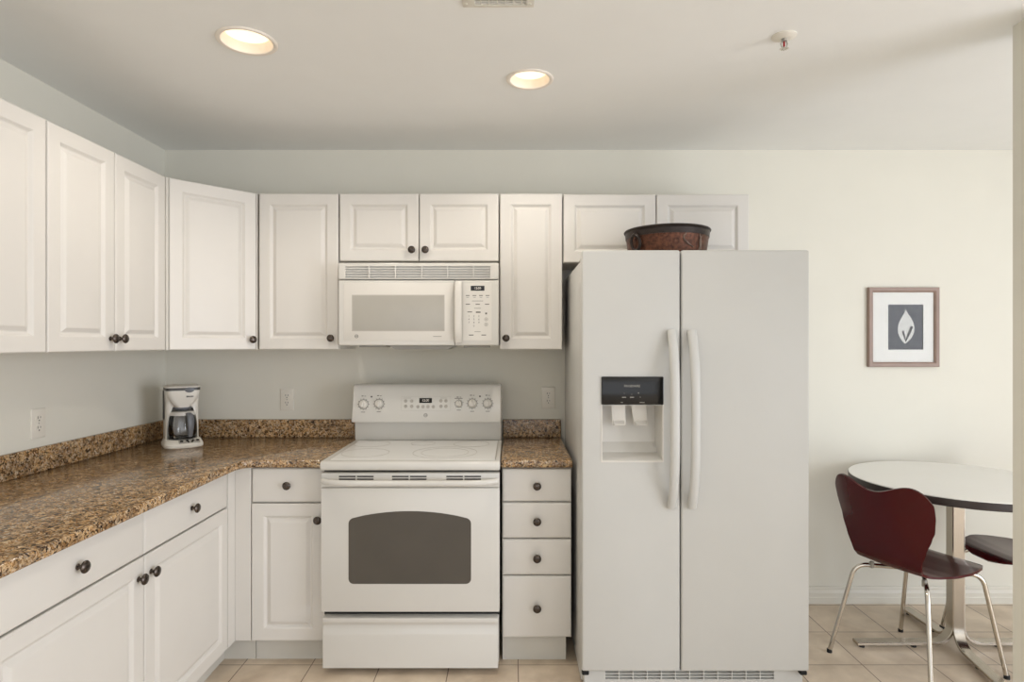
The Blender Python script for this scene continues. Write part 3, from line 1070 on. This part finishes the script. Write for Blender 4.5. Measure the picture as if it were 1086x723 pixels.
# raised leaf motif on the front right
ma = -0.98
mt = MB()
for k, (da, z0_, z1_, bend) in enumerate(((0.0, 0.05, 0.128, 0.07), (0.12, 0.06, 0.128, -0.09), (-0.27, 0.07, 0.13, -0.16))):
    pth = []
    for i in range(9):
        u = i / 8
        z = z0_ + (z1_ - z0_) * u
        a = ma + da + bend * math.sin(u * PI) - (0.22 * (u - 0.5) if k == 2 else 0)
        pth.append((bx + (rb(z) + 0.001) * math.cos(a), by + (rb(z) + 0.001) * math.sin(a), bz + z))
    mt.tube(pth, [0.002, 0.004, 0.005, 0.0055, 0.005, 0.0045, 0.004, 0.003, 0.002], 6)
mt.build('leaf_motif', M['motif'], pl, smooth=60)

# ------------------------------------------------------------------ coffee maker
cm_loc = (-1.638, 3.0, CT + 0.0003)
cm = thing('coffee_maker', 'white drip coffee maker with glass carafe, in the corner of the granite countertop', 'coffee maker', cm_loc, math.radians(36))


def rrect(x0, x1, y0, y1, r, n=5):
    p = corner(x0 + r, y0 + r, r, PI, 1.5 * PI, n) + corner(x1 - r, y0 + r, r, 1.5 * PI, 2 * PI, n)
    p += corner(x1 - r, y1 - r, r, 0, 0.5 * PI, n) + corner(x0 + r, y1 - r, r, 0.5 * PI, PI, n)
    return p


def loft(mb, secs):
    b = bmesh.new()
    rings = [[b.verts.new((p[0], p[1], z)) for p in pts_] for pts_, z in secs]
    m = len(rings[0])
    for a_, c_ in zip(rings[:-1], rings[1:]):
        for k in range(m):
            b.faces.new((a_[k], a_[(k + 1) % m], c_[(k + 1) % m], c_[k]))
    b.faces.new(rings[0])
    b.faces.new(rings[-1])
    bmesh.ops.recalc_face_normals(b, faces=b.faces)
    return mb.merge(b)


HW, CH = 0.078, 0.296
# base with a rounded nose
bs = MB()
loft(bs, [(rrect(-HW - 0.004, HW + 0.004, -0.104, 0.09, 0.05), 0.0), (rrect(-HW - 0.008, HW + 0.008, -0.108, 0.092, 0.05), 0.005),
          (rrect(-HW - 0.008, HW + 0.008, -0.108, 0.092, 0.05), 0.017), (rrect(-HW - 0.006, HW + 0.006, -0.104, 0.092, 0.05), 0.021), (rrect(-HW, HW, -0.074, 0.09, 0.045), 0.036)])
bs = bs.build('base', M['coffee'], cm, world=False, smooth=40)
MB().lathe([(0.059, 0.0365), (0.061, 0.0395), (0.058, 0.0415), (0, 0.0415)], 36, T(0, -0.012, 0)).build('hot_plate', M['dgrey'], bs, world=False)
CS = T(0.012, -0.0895, 0.0293) @ Matrix.Rotation(math.atan2(0.015, 0.03), 4, 'X')
cpn = MB().box(-0.038, 0.054, -0.0135, 0.0135, 0.0, 0.0016, 0.0006, 1, CS).build('control_strip', M['pad'], bs, world=False)
for px, py, rr in ((-0.025, 0.003, 0.008), (0.0, 0.006, 0.007), (0.004, -0.006, 0.0045), (0.02, -0.004, 0.0055), (0.026, 0.007, 0.006), (0.045, 0.006, 0.008)):
    MB().lathe([(rr, 0.0016), (rr * 0.9, 0.003), (0, 0.003)], 12, CS @ T(px, py, 0)).build('button', M['black'], cpn, world=False)
# tower behind and beside the carafe: an arch-shaped niche cut into a tall block
tw = MB()
loft(tw, [(rrect(-HW + 0.004, HW - 0.004, -0.02, 0.088, 0.022), 0.0364), (rrect(-HW + 0.006, HW - 0.006, -0.022, 0.087, 0.022), 0.2),
          (rrect(-HW + 0.002, HW - 0.002, -0.03, 0.087, 0.022), CH - 0.020)])
niche = MB()
arch = [(-0.067, 0.030), (0.067, 0.030), (0.066, 0.09), (0.062, 0.13), (0.053, 0.165), (0.043, 0.192), (-0.043, 0.192), (-0.053, 0.165), (-0.062, 0.13), (-0.066, 0.09)]
niche.prism(arch, 'y', -0.2, 0.062)
tw.cut(niche)
tw = tw.build('tower', M['coffee'], cm, world=False, smooth=40)
# brew head narrowing down to the filter outlet
hd = MB()
secs = []
for z, k in ((0.193, 0.50), (0.205, 0.60), (0.222, 0.76), (0.242, 0.9), (0.258, 0.97), (CH - 0.020, 1.0)):
    secs.append((rrect(-HW * k + 0.004, HW * k - 0.004, -0.066 * (0.62 + 0.38 * k), -0.012, 0.024), z))
loft(hd, secs)
hd = hd.build('brew_head', M['coffee'], cm, world=False, smooth=60)
MB().text('BRAUN', 0.0095, T(0.026, -0.0668, CH - 0.05) @ FACE, bold=0.0004).build('lettering', M['dgrey'], hd, world=False)
MB().lathe([(0.026, 0.176), (0.042, 0.187), (0.042, 0.193), (0.0, 0.193)], 28, T(0, -0.018, 0)).build('filter_outlet', M['grey'], hd, world=False)
lb = MB()
loft(lb, [(rrect(-HW + 0.003, HW - 0.003, -0.067, 0.085, 0.024), CH - 0.0195), (rrect(-HW + 0.003, HW - 0.003, -0.067, 0.085, 0.024), CH - 0.0065)])
lb = lb.build('grey_band', M['dgrey'], cm, world=False)
MB().lathe([(0, 0), (0.026, 0), (0.026, 0.006), (0.02, 0.009), (0, 0.009)], 20, T(0.024, -0.0665, CH - 0.017) @ Matrix.Diagonal((0.8, 0.4, 0.5, 1)) @ FACE).build('lid_latch', M['grey'], lb, world=False)
lid = MB()
loft(lid, [(rrect(-HW + 0.001, HW - 0.001, -0.069, 0.087, 0.026), CH - 0.006), (rrect(-HW, HW, -0.070, 0.088, 0.026), CH - 0.001), (rrect(-HW + 0.008, HW - 0.008, -0.062, 0.08, 0.024), CH + 0.004)])
lid = lid.build('lid', M['coffee'], cm, world=False, smooth=40)
MB().box(-0.055, -0.04, 0.03, 0.05, CH + 0.0042, CH + 0.011, 0.003, 2).build('lid_hinge', M['coffee'], lid, world=False)
MB().box(-HW - 0.0012, -HW + 0.0035, 0.02, 0.046, 0.13, CH - 0.022, 0.002, 1).build('water_gauge', M['dgrey'], cm, world=False)
# carafe
cf = MB()
cp_ = [(0.047, 0.0), (0.056, 0.004), (0.061, 0.02), (0.062, 0.045), (0.060, 0.072), (0.056, 0.1), (0.050, 0.120)]
ci_ = [(r - 0.0025, max(z, 0.003)) for r, z in reversed(cp_)]
cf.lathe(cp_ + ci_ + [(0.052, 0.0)], 40, T(0, -0.012, 0.0418), cap=False)
cf = cf.build('carafe', M['carafe'], cm, world=False, smooth=60)
MB().lathe([(0.054, 0.1202), (0.055, 0.126), (0.048, 0.130), (0.02, 0.132), (0, 0.132)], 36, T(0, -0.012, 0.0418)).build('carafe_lid', M['plastic'], cf, world=False)
a = math.radians(-70)
hq = T(0, -0.012, 0.0418) @ Matrix.Rotation(a, 4, 'Z')
hdl = [(0.047, 0.0, 0.117), (0.060, 0.0, 0.119), (0.072, 0.0, 0.113), (0.077, 0.0, 0.096), (0.079, 0.0, 0.066), (0.077, 0.0, 0.036), (0.073, 0.0, 0.010)]
MB().sweep(hdl, (0, 1, 0), [0.018, 0.026, 0.032, 0.033, 0.030, 0.025, 0.018], 0.014, hq, 0.004).build('carafe_handle', M['grey'], cf, world=False, smooth=60)
MB().ring(0, 0, 0.112, 0.0575, 0.0545, 0.008, 36, T(0, -0.012, 0.0418)).build('carafe_band', M['plastic'], cf, world=False)


# ------------------------------------------------------------------ outlets
def outlet(label, loc, rotz):
    t_ = thing('wall_outlet', label, 'outlet', loc, rotz, 'duplex wall outlets')
    MB().panel(-0.036, 0.036, -0.059, 0.059, -0.0003, [(0, 0), (0, 0.003), (0.002, 0.005), (0.005, 0.0058)]).build('cover_plate', M['plate'], t_, world=False)
    for s_ in (1, -1):
        r_ = MB()
        r_.prism(corner(0, 0, 0.0172, math.radians(-55), math.radians(55), 6) + corner(0, 0, 0.0172, math.radians(125), math.radians(235), 6), 'y', -0.0078, -0.0058, 0.0006, 1, T(0, 0, 0.0195 * s_))
        r_ = r_.build('receptacle', M['plate'], t_, world=False)
        sl = MB()
        sl.box(-0.0075, -0.0052, -0.0082, -0.0077, 0.0195 * s_ - 0.001, 0.0195 * s_ + 0.0085)
        sl.box(0.0052, 0.0075, -0.0082, -0.0077, 0.0195 * s_ + 0.0002, 0.0195 * s_ + 0.0078)
        sl.lathe([(0.0028, 0), (0.0028, 0.0005)], 12, T(0, -0.0077, 0.0195 * s_ - 0.008) @ FACE)
        sl.build('slots', M['dark'], r_, world=False, smooth=0)
    MB().lathe([(0.003, 0), (0.0025, 0.001), (0, 0.0012)], 12, T(0, -0.0058, 0) @ FACE).build('screw', M['pad'], t_, world=False)
    return t_


outlet('white outlet on back wall, left of the range', (X(304.7, DB), DB, Z(423.5, DB)), 0)
outlet('white outlet on back wall, between range and refrigerator', (X(581.5, DB), DB, Z(421.5, DB)), 0)
outlet('white outlet on left wall, beneath the wall cabinets', (XL, 2.39, Z(448.7, 2.39)), R90)

# ------------------------------------------------------------------ picture
pxa, pxb, pza, pzb2 = X(921.5, DB - 0.02), X(996.8, DB - 0.02), Z(389.0, DB - 0.02), Z(304.6, DB - 0.02)
pcx, pcz = (pxa + pxb) / 2, (pza + pzb2) / 2
pw, ph = (pxb - pxa) / 2, (pzb2 - pza) / 2
pt = thing('framed_picture', 'small framed botanical photo on the dining nook wall', 'picture', (pcx, DB, pcz))
q = T(pcx, DB, pcz)
fw = 0.026
fb = bmesh.new()
prf = [(0, 0.0006), (0, 0.018), (0.003, 0.022), (0.018, 0.021), (fw - 0.003, 0.017), (fw, 0.014), (fw, 0.0006)]
lp = []
for ins, out in prf:
    lp.append([fb.verts.new(p) for p in ((-pw + ins, -out, -ph + ins), (pw - ins, -out, -ph + ins), (pw - ins, -out, ph - ins), (-pw + ins, -out, ph - ins))])
for i in range(len(lp)):
    a_, c_ = lp[i], lp[(i + 1) % len(lp)]
    for k in range(4):
        fb.faces.new((a_[k], a_[(k + 1) % 4], c_[(k + 1) % 4], c_[k]))
bmesh.ops.recalc_face_normals(fb, faces=fb.faces)
MB().merge(fb, q).build('frame', M['frame'], pt, smooth=20)
ox0, ox1, oz0, oz1 = [v for v in (X(941.0, DB) - pcx, X(978.2, DB) - pcx, Z(370.6, DB) - pcz, Z(323.0, DB) - pcz)]
mbm = MB().box(-pw + fw - 0.001, pw - fw + 0.001, -0.008, -0.005, -ph + fw - 0.001, ph - fw + 0.001)
mbm.cut(MB().box(ox0, ox1, -0.02, 0.02, oz0, oz1))
bmesh.ops.transform(mbm.bm, matrix=q, verts=mbm.bm.verts)
mbm.build('mat_board', M['mat'], pt, smooth=0)
ph_ = MB().box(ox0 - 0.008, ox1 + 0.008, -0.0045, -0.003, oz0 - 0.008, oz1 + 0.008, mx=q).build('print', M['photo'], pt)
oc, ow, oh = (ox0 + ox1) / 2, ox1 - ox0, oz1 - oz0
lf = [(0.0, 0.40), (-0.02, 0.33), (-0.09, 0.24), (-0.17, 0.13), (-0.215, 0.0), (-0.215, -0.12), (-0.15, -0.24), (-0.07, -0.33), (0.0, -0.37), (0.08, -0.32), (0.17, -0.24),
      (0.24, -0.13), (0.26, -0.01), (0.22, 0.12), (0.14, 0.23), (0.06, 0.31)]
MB().prism([(oc + u * ow, (oz0 + oz1) / 2 + v * oh) for u, v in lf], 'y', -0.0049, -0.0046, mx=q).build('pale_bract', M['leaf'], ph_, smooth=0)
st = MB()
for pa, pb_, w0, w1_ in (((0.0, -0.32), (0.19, 0.02), 0.05, 0.075), ((0.0, -0.30), (-0.075, -0.08), 0.035, 0.06)):
    dx, dz = pb_[0] - pa[0], pb_[1] - pa[1]
    L_ = math.hypot(dx, dz)
    nx, nz = -dz / L_, dx / L_
    poly = [(pa[0] - nx * w0 / 3, pa[1] - nz * w0 / 3), (pa[0] + dx * 0.45 - nx * w0 * 0.7, pa[1] + dz * 0.45 - nz * w0 * 0.7), (pb_[0] - nx * w1_ / 2, pb_[1] - nz * w1_ / 2), (pb_[0] + nx * w1_ / 2, pb_[1] + nz * w1_ / 2),
            (pa[0] + dx * 0.45 + nx * w0 * 0.7, pa[1] + dz * 0.45 + nz * w0 * 0.7), (pa[0] + nx * w0 / 3, pa[1] + nz * w0 / 3)]
    st.prism([(oc + u * ow, (oz0 + oz1) / 2 + v * oh) for u, v in poly], 'y', -0.0052, -0.005, mx=q)
st.build('dark_stamens', M['leafdark'], ph_, smooth=0)
MB().box(-pw + fw - 0.001, pw - fw + 0.001, -0.0115, -0.0105, -ph + fw - 0.001, ph - fw + 0.001, mx=q).build('glass', M['pane'], pt, smooth=0)

# ------------------------------------------------------------------ dining table
TX, TY, TH, TR = 2.055, 2.800, 0.775, 0.436
tb = thing('dining_table', 'round white dining table with dark edge and chrome pedestal, in the nook', 'table', (TX, TY, 0))
MB().lathe([(0, TH - 0.004), (TR - 0.002, TH - 0.004), (TR - 0.002, TH - 0.001), (TR - 0.003, TH), (0, TH)], 96, T(TX, TY, 0)).build('tabletop', M['laminate'], tb)
MB().lathe([(0, TH - 0.037), (TR - 0.006, TH - 0.037), (TR, TH - 0.033), (TR, TH - 0.006), (TR - 0.001, TH - 0.0045), (0, TH - 0.0045)], 96, T(TX, TY, 0)).build('edge_band', M['edge'], tb)
MB().box(TX - 0.13, TX + 0.13, TY - 0.13, TY + 0.13, TH - 0.045, TH - 0.0372, 0.003, 1).build('mounting_plate', M['edge'], tb)
for dx, dy, L_ in ((-1, 0, 0.465), (0, 1, 0.36), (-0.2, -0.98, 0.46), (1, 0, 0.46)):
    dv = Vector((dx, dy, 0)).normalized()
    o0 = Vector((TX, TY, 0)) + dv * 0.022
    R = 0.085
    zf = 0.022
    path = [o0 + Vector((0, 0, TH - 0.0455)), o0 + Vector((0, 0, 0.4)), o0 + Vector((0, 0, zf + R))]
    for i in range(1, 11):
        a_ = PI / 2 * i / 10
        path.append(o0 + dv * (R - R * math.cos(a_)) + Vector((0, 0, zf + R - R * math.sin(a_))))
    path.append(Vector((TX, TY, zf)) + dv * L_)
    lg = MB().sweep(path, dv.cross(Vector((0, 0, 1))), 0.046, 0.014, bev=0.002).build('leg', M['steel'], tb, smooth=40)
    for f_ in (L_ - 0.03, L_ * 0.42):
        c_ = Vector((TX, TY, 0)) + dv * f_
        MB().lathe([(0.012, 0), (0.012, 0.0148)], 12, T(c_.x, c_.y, 0)).build('glide', M['rubber'], lg)


# ------------------------------------------------------------------ dining chairs
def chair_shell():
    """moulded plywood shell in local axes: faces +x, width along y"""
    prof = [(0.232, 0.428), (0.222, 0.440), (0.200, 0.449), (0.165, 0.454), (0.11, 0.452), (0.04, 0.446), (-0.03, 0.441), (-0.09, 0.439), (-0.135, 0.443), (-0.168, 0.455),
            (-0.190, 0.478), (-0.204, 0.51), (-0.216, 0.55), (-0.229, 0.60), (-0.243, 0.65), (-0.257, 0.70), (-0.270, 0.75), (-0.283, 0.80), (-0.289, 0.826)]
    cum = [0.0]
    for p, q_ in zip(prof[:-1], prof[1:]):
        cum.append(cum[-1] + math.hypot(q_[0] - p[0], q_[1] - p[1]))
    Ltot = cum[-1]

    def at(s_):
        s_ = max(0, min(Ltot, s_))
        for i in range(len(cum) - 1):
            if s_ <= cum[i + 1] + 1e-9:
                k = (s_ - cum[i]) / (cum[i + 1] - cum[i])
                return prof[i][0] + k * (prof[i + 1][0] - prof[i][0]), prof[i][1] + k * (prof[i + 1][1] - prof[i][1])
        return prof[-1]
    # half width along the run, from the seat front to the back's top
    ws = [(0.0, 0.045), (0.008, 0.082), (0.02, 0.118), (0.04, 0.150), (0.07, 0.176), (0.11, 0.196), (0.15, 0.205), (0.20, 0.208), (0.27, 0.196), (0.335, 0.166), (0.385, 0.146), (0.42, 0.143), (0.47, 0.152), (0.53, 0.172), (0.59, 0.194), (0.64, 0.208),
          (0.69, 0.216), (0.74, 0.218), (0.79, 0.212), (0.86, 0.19)]

    def hw(s_):
        for (a_, wa), (b2, wb_) in zip(ws[:-1], ws[1:]):
            if s_ <= b2:
                k = (s_ - a_) / (b2 - a_)
                k = k * k * (3 - 2 * k) * 0.4 + k * 0.6
                return wa + k * (wb_ - wa)
        return ws[-1][1]
    NU, NV = 44, 84
    b = bmesh.new()
    grid = []
    for j in range(NV + 1):
        v = j / NV
        row = []
        for i in range(NU + 1):
            u = math.sin(PI / 2 * (-1 + 2 * i / NU))
            # top edge dips in the middle and rises into two rounded ears
            au = abs(u)
            if au < 0.72:
                top = -0.042 + 0.042 * (0.5 - 0.5 * math.cos(PI * au / 0.72))
            else:
                k = (au - 0.72) / 0.28
                top = -0.085 * (1 - math.sqrt(max(0, 1 - k * k)))
            s_ = v * (Ltot + top * (v ** 3 if v > 0 else 0))
            x_, z_ = at(s_)
            w_ = hw(s_)
            y_ = u * w_
            bk = max(0.0, min(1.0, (s_ - 0.42) / 0.2))
            x_ += bk * 0.052 * (y_ / 0.21) ** 2 + 0.0
            st_ = max(0.0, 1 - bk) * max(0.0, min(1.0, (s_ - 0.02) / 0.1))
            z_ += st_ * 0.010 * (y_ / 0.2) ** 2
            row.append(b.verts.new((x_, y_, z_)))
        grid.append(row)
    for j in range(NV):
        for i in range(NU):
            b.faces.new((grid[j][i], grid[j][i + 1], grid[j + 1][i + 1], grid[j + 1][i]))
    bmesh.ops.recalc_face_normals(b, faces=b.faces)
    bmesh.ops.solidify(b, geom=list(b.faces), thickness=0.0095)
    bmesh.ops.recalc_face_normals(b, faces=b.faces)
    mb = MB()
    mb.merge(b)
    return mb


def make_chair(label, loc, rotz):
    t_ = thing('dining_chair', label, 'chair', loc, rotz, 'burgundy dining chairs')
    chair_shell().build('seat_shell', M['burg'], t_, world=False, smooth=50)
    MB().lathe([(0.055, 0.4155), (0.062, 0.419), (0.062, 0.4275), (0.05, 0.431)], 28, T(0.0, 0, 0)).build('mounting_plate', M['rubber'], t_, world=False)
    for sx, sy in ((1, 1), (1, -1), (-1, 1), (-1, -1)):
        fx, fy = 0.245 * sx + 0.0, 0.225 * sy
        zt_ = 0.419 if sx > 0 else 0.412
        kx, ky = (0.198 if sx > 0 else 0.165) * sx, 0.158 * sy
        ax, ay = 0.012 * sx, 0.045 * sy
        P0, P1, P2 = Vector((ax, ay, zt_)), Vector((kx, ky, zt_)), Vector((fx, fy, 0.006))
        d0, d1 = (P1 - P0).normalized(), (P2 - P1).normalized()
        rad = 0.05
        A_, B_ = P1 - d0 * rad, P1 + d1 * rad
        path = [P0, (P0 + A_) / 2, A_]
        for i in range(1, 9):
            k = i / 9
            path.append(A_ * (1 - k) ** 2 + P1 * 2 * k * (1 - k) + B_ * k * k)
        path += [B_, (B_ + P2) / 2, P2]
        lg = MB().tube(path, 0.0095, 12).build('leg', M['chrome'], t_, world=False, smooth=60)
        MB().lathe([(0.0112, 0), (0.0112, 0.014), (0.0098, 0.016)], 12, T(fx, fy, 0)).build('foot_cap', M['rubber'], lg, world=False)
    for sx, sy in ((-0.115, 0.115), (-0.115, -0.115)):
        MB().box(sx - 0.008, sx + 0.008, sy - 0.008, sy + 0.008, 0.4015, 0.431, 0.003, 2).build('seat_clip', M['pad'], t_, world=False)
    return t_


make_chair('burgundy moulded plywood chair seen from behind, in front of the round table', (1.758, 2.640, 0), math.atan2(0.194, 0.447))
make_chair('burgundy chair mostly hidden behind the right wall edge, far side of table', (2.362, 2.75, 0), PI)

# ------------------------------------------------------------------ ceiling fixtures
for (lx, ly, lr), lab in zip(LAMPS, ('lit round recessed ceiling light above the left counter', 'lit round recessed ceiling light above the range')):
    t_ = thing('recessed_light', lab, 'ceiling light', (lx, ly, CEIL), group='recessed ceiling lights')
    q = T(lx, ly, CEIL)
    ri = lr - 0.013
    MB().lathe([(ri - 0.003, -0.0005), (lr + 0.001, -0.0005), (lr, -0.004), (lr - 0.006, -0.007), (ri - 0.002, -0.004), (ri - 0.003, -0.0005)], 48, q, cap=False).build('trim_ring', M['ring'], t_, smooth=50)
    MB().lathe([(ri - 0.003, -0.001), (ri - 0.010, 0.03), (ri - 0.02, 0.07), (0, 0.07), (0, 0.072), (ri - 0.018, 0.072), (ri - 0.008, 0.03), (ri - 0.001, -0.001)], 48, q, cap=False).build('reflector', M['reflector'], t_, smooth=40)
    MB().lathe([(0, 0.028), (ri - 0.014, 0.028), (ri - 0.014, 0.034), (0, 0.034)], 48, q).build('lens', M['lens'], t_)
    l = bpy.data.lights.new('lamp_glow', 'SPOT')
    l.energy = LAMP_W
    l.color = (1.0, 0.91, 0.80)
    l.spot_size = math.radians(150)
    l.spot_blend = 0.6
    l.shadow_soft_size = 0.06
    lo = bpy.data.objects.new('lamp_glow', l)
    lo.location = (0, 0, 0.02)
    lo.parent = t_
    COL.objects.link(lo)

sx_, sy_ = 0.925, 2.055
t_ = thing('fire_sprinkler', 'small white fire sprinkler head with red bulb, on the ceiling', 'sprinkler', (sx_, sy_, CEIL))
q = T(sx_, sy_, CEIL)
MB().lathe([(0.010, -0.0003), (0.040, -0.0003), (0.040, -0.003), (0.032, -0.007), (0.016, -0.010), (0.010, -0.010)], 32, q).build('escutcheon', M['plate'], t_, smooth=40)
fm = MB().lathe([(0.009, -0.0102), (0.009, -0.018), (0, -0.018)], 16, q)
for s_ in (1, -1):
    fm.tube([Vector((sx_ + 0.008 * s_, sy_, CEIL - 0.017)), Vector((sx_ + 0.011 * s_, sy_, CEIL - 0.028)), Vector((sx_ + 0.008 * s_, sy_, CEIL - 0.038)), Vector((sx_ + 0.001 * s_, sy_, CEIL - 0.043))], 0.0022, 8)
fm.build('frame', M['pad'], t_)
MB().lathe([(0.0015, -0.0182), (0.0035, -0.022), (0.0035, -0.036), (0.0015, -0.0405)], 12, q).build('glass_bulb', M['bulb'], t_)
df = MB().lathe([(0, -0.0432), (0.007, -0.0432), (0.007, -0.0445), (0, -0.0445)], 16, q)
for i in range(10):
    a_ = 2 * PI * i / 10
    df.box(0.006, 0.0145, -0.0022, 0.0022, -0.0445, -0.0432, mx=q @ Matrix.Rotation(a_, 4, 'Z'))
df.build('deflector', M['chrome'], t_)

t_ = thing('ceiling_vent', 'white ceiling air vent at the top edge of the photo', 'vent', (-0.035, 1.79, CEIL))
vx0, vx1, vy0, vy1 = -0.152, 0.068, 1.70, 1.873
vf = MB().box(vx0, vx1, vy0, vy1, CEIL - 0.005, CEIL - 0.0004, 0.002, 2)
vf.cut(MB().box(-0.115, 0.045, 1.735, 1.860, CEIL - 0.1, CEIL + 0.1))
vf.build('vent_frame', M['trim'], t_)
for i in range(5):
    yy = 1.752 + i * 0.0235
    MB().box(-0.1145, 0.0445, -0.001, 0.001, -0.011, 0.011, mx=T(0, yy, CEIL + 0.004) @ Matrix.Rotation(-0.75, 4, 'X')).build('louvre', M['trim'], t_)
for i in range(6):
    xx = -0.095 + i * 0.025
    MB().box(xx - 0.001, xx + 0.001, 1.736, 1.859, CEIL - 0.0045, CEIL - 0.002).build('divider', M['trim'], t_)
MB().box(-0.1115, 0.0415, 1.7405, 1.8575, CEIL + 0.02, CEIL + 0.022).build('damper', M['dark'], t_)
for px_ in (vx0 + 0.012, vx1 - 0.012):
    MB().lathe([(0.004, 0), (0.0035, -0.0015), (0, -0.002)], 10, T(px_, 1.853, CEIL - 0.005)).build('screw', M['trim'], t_)
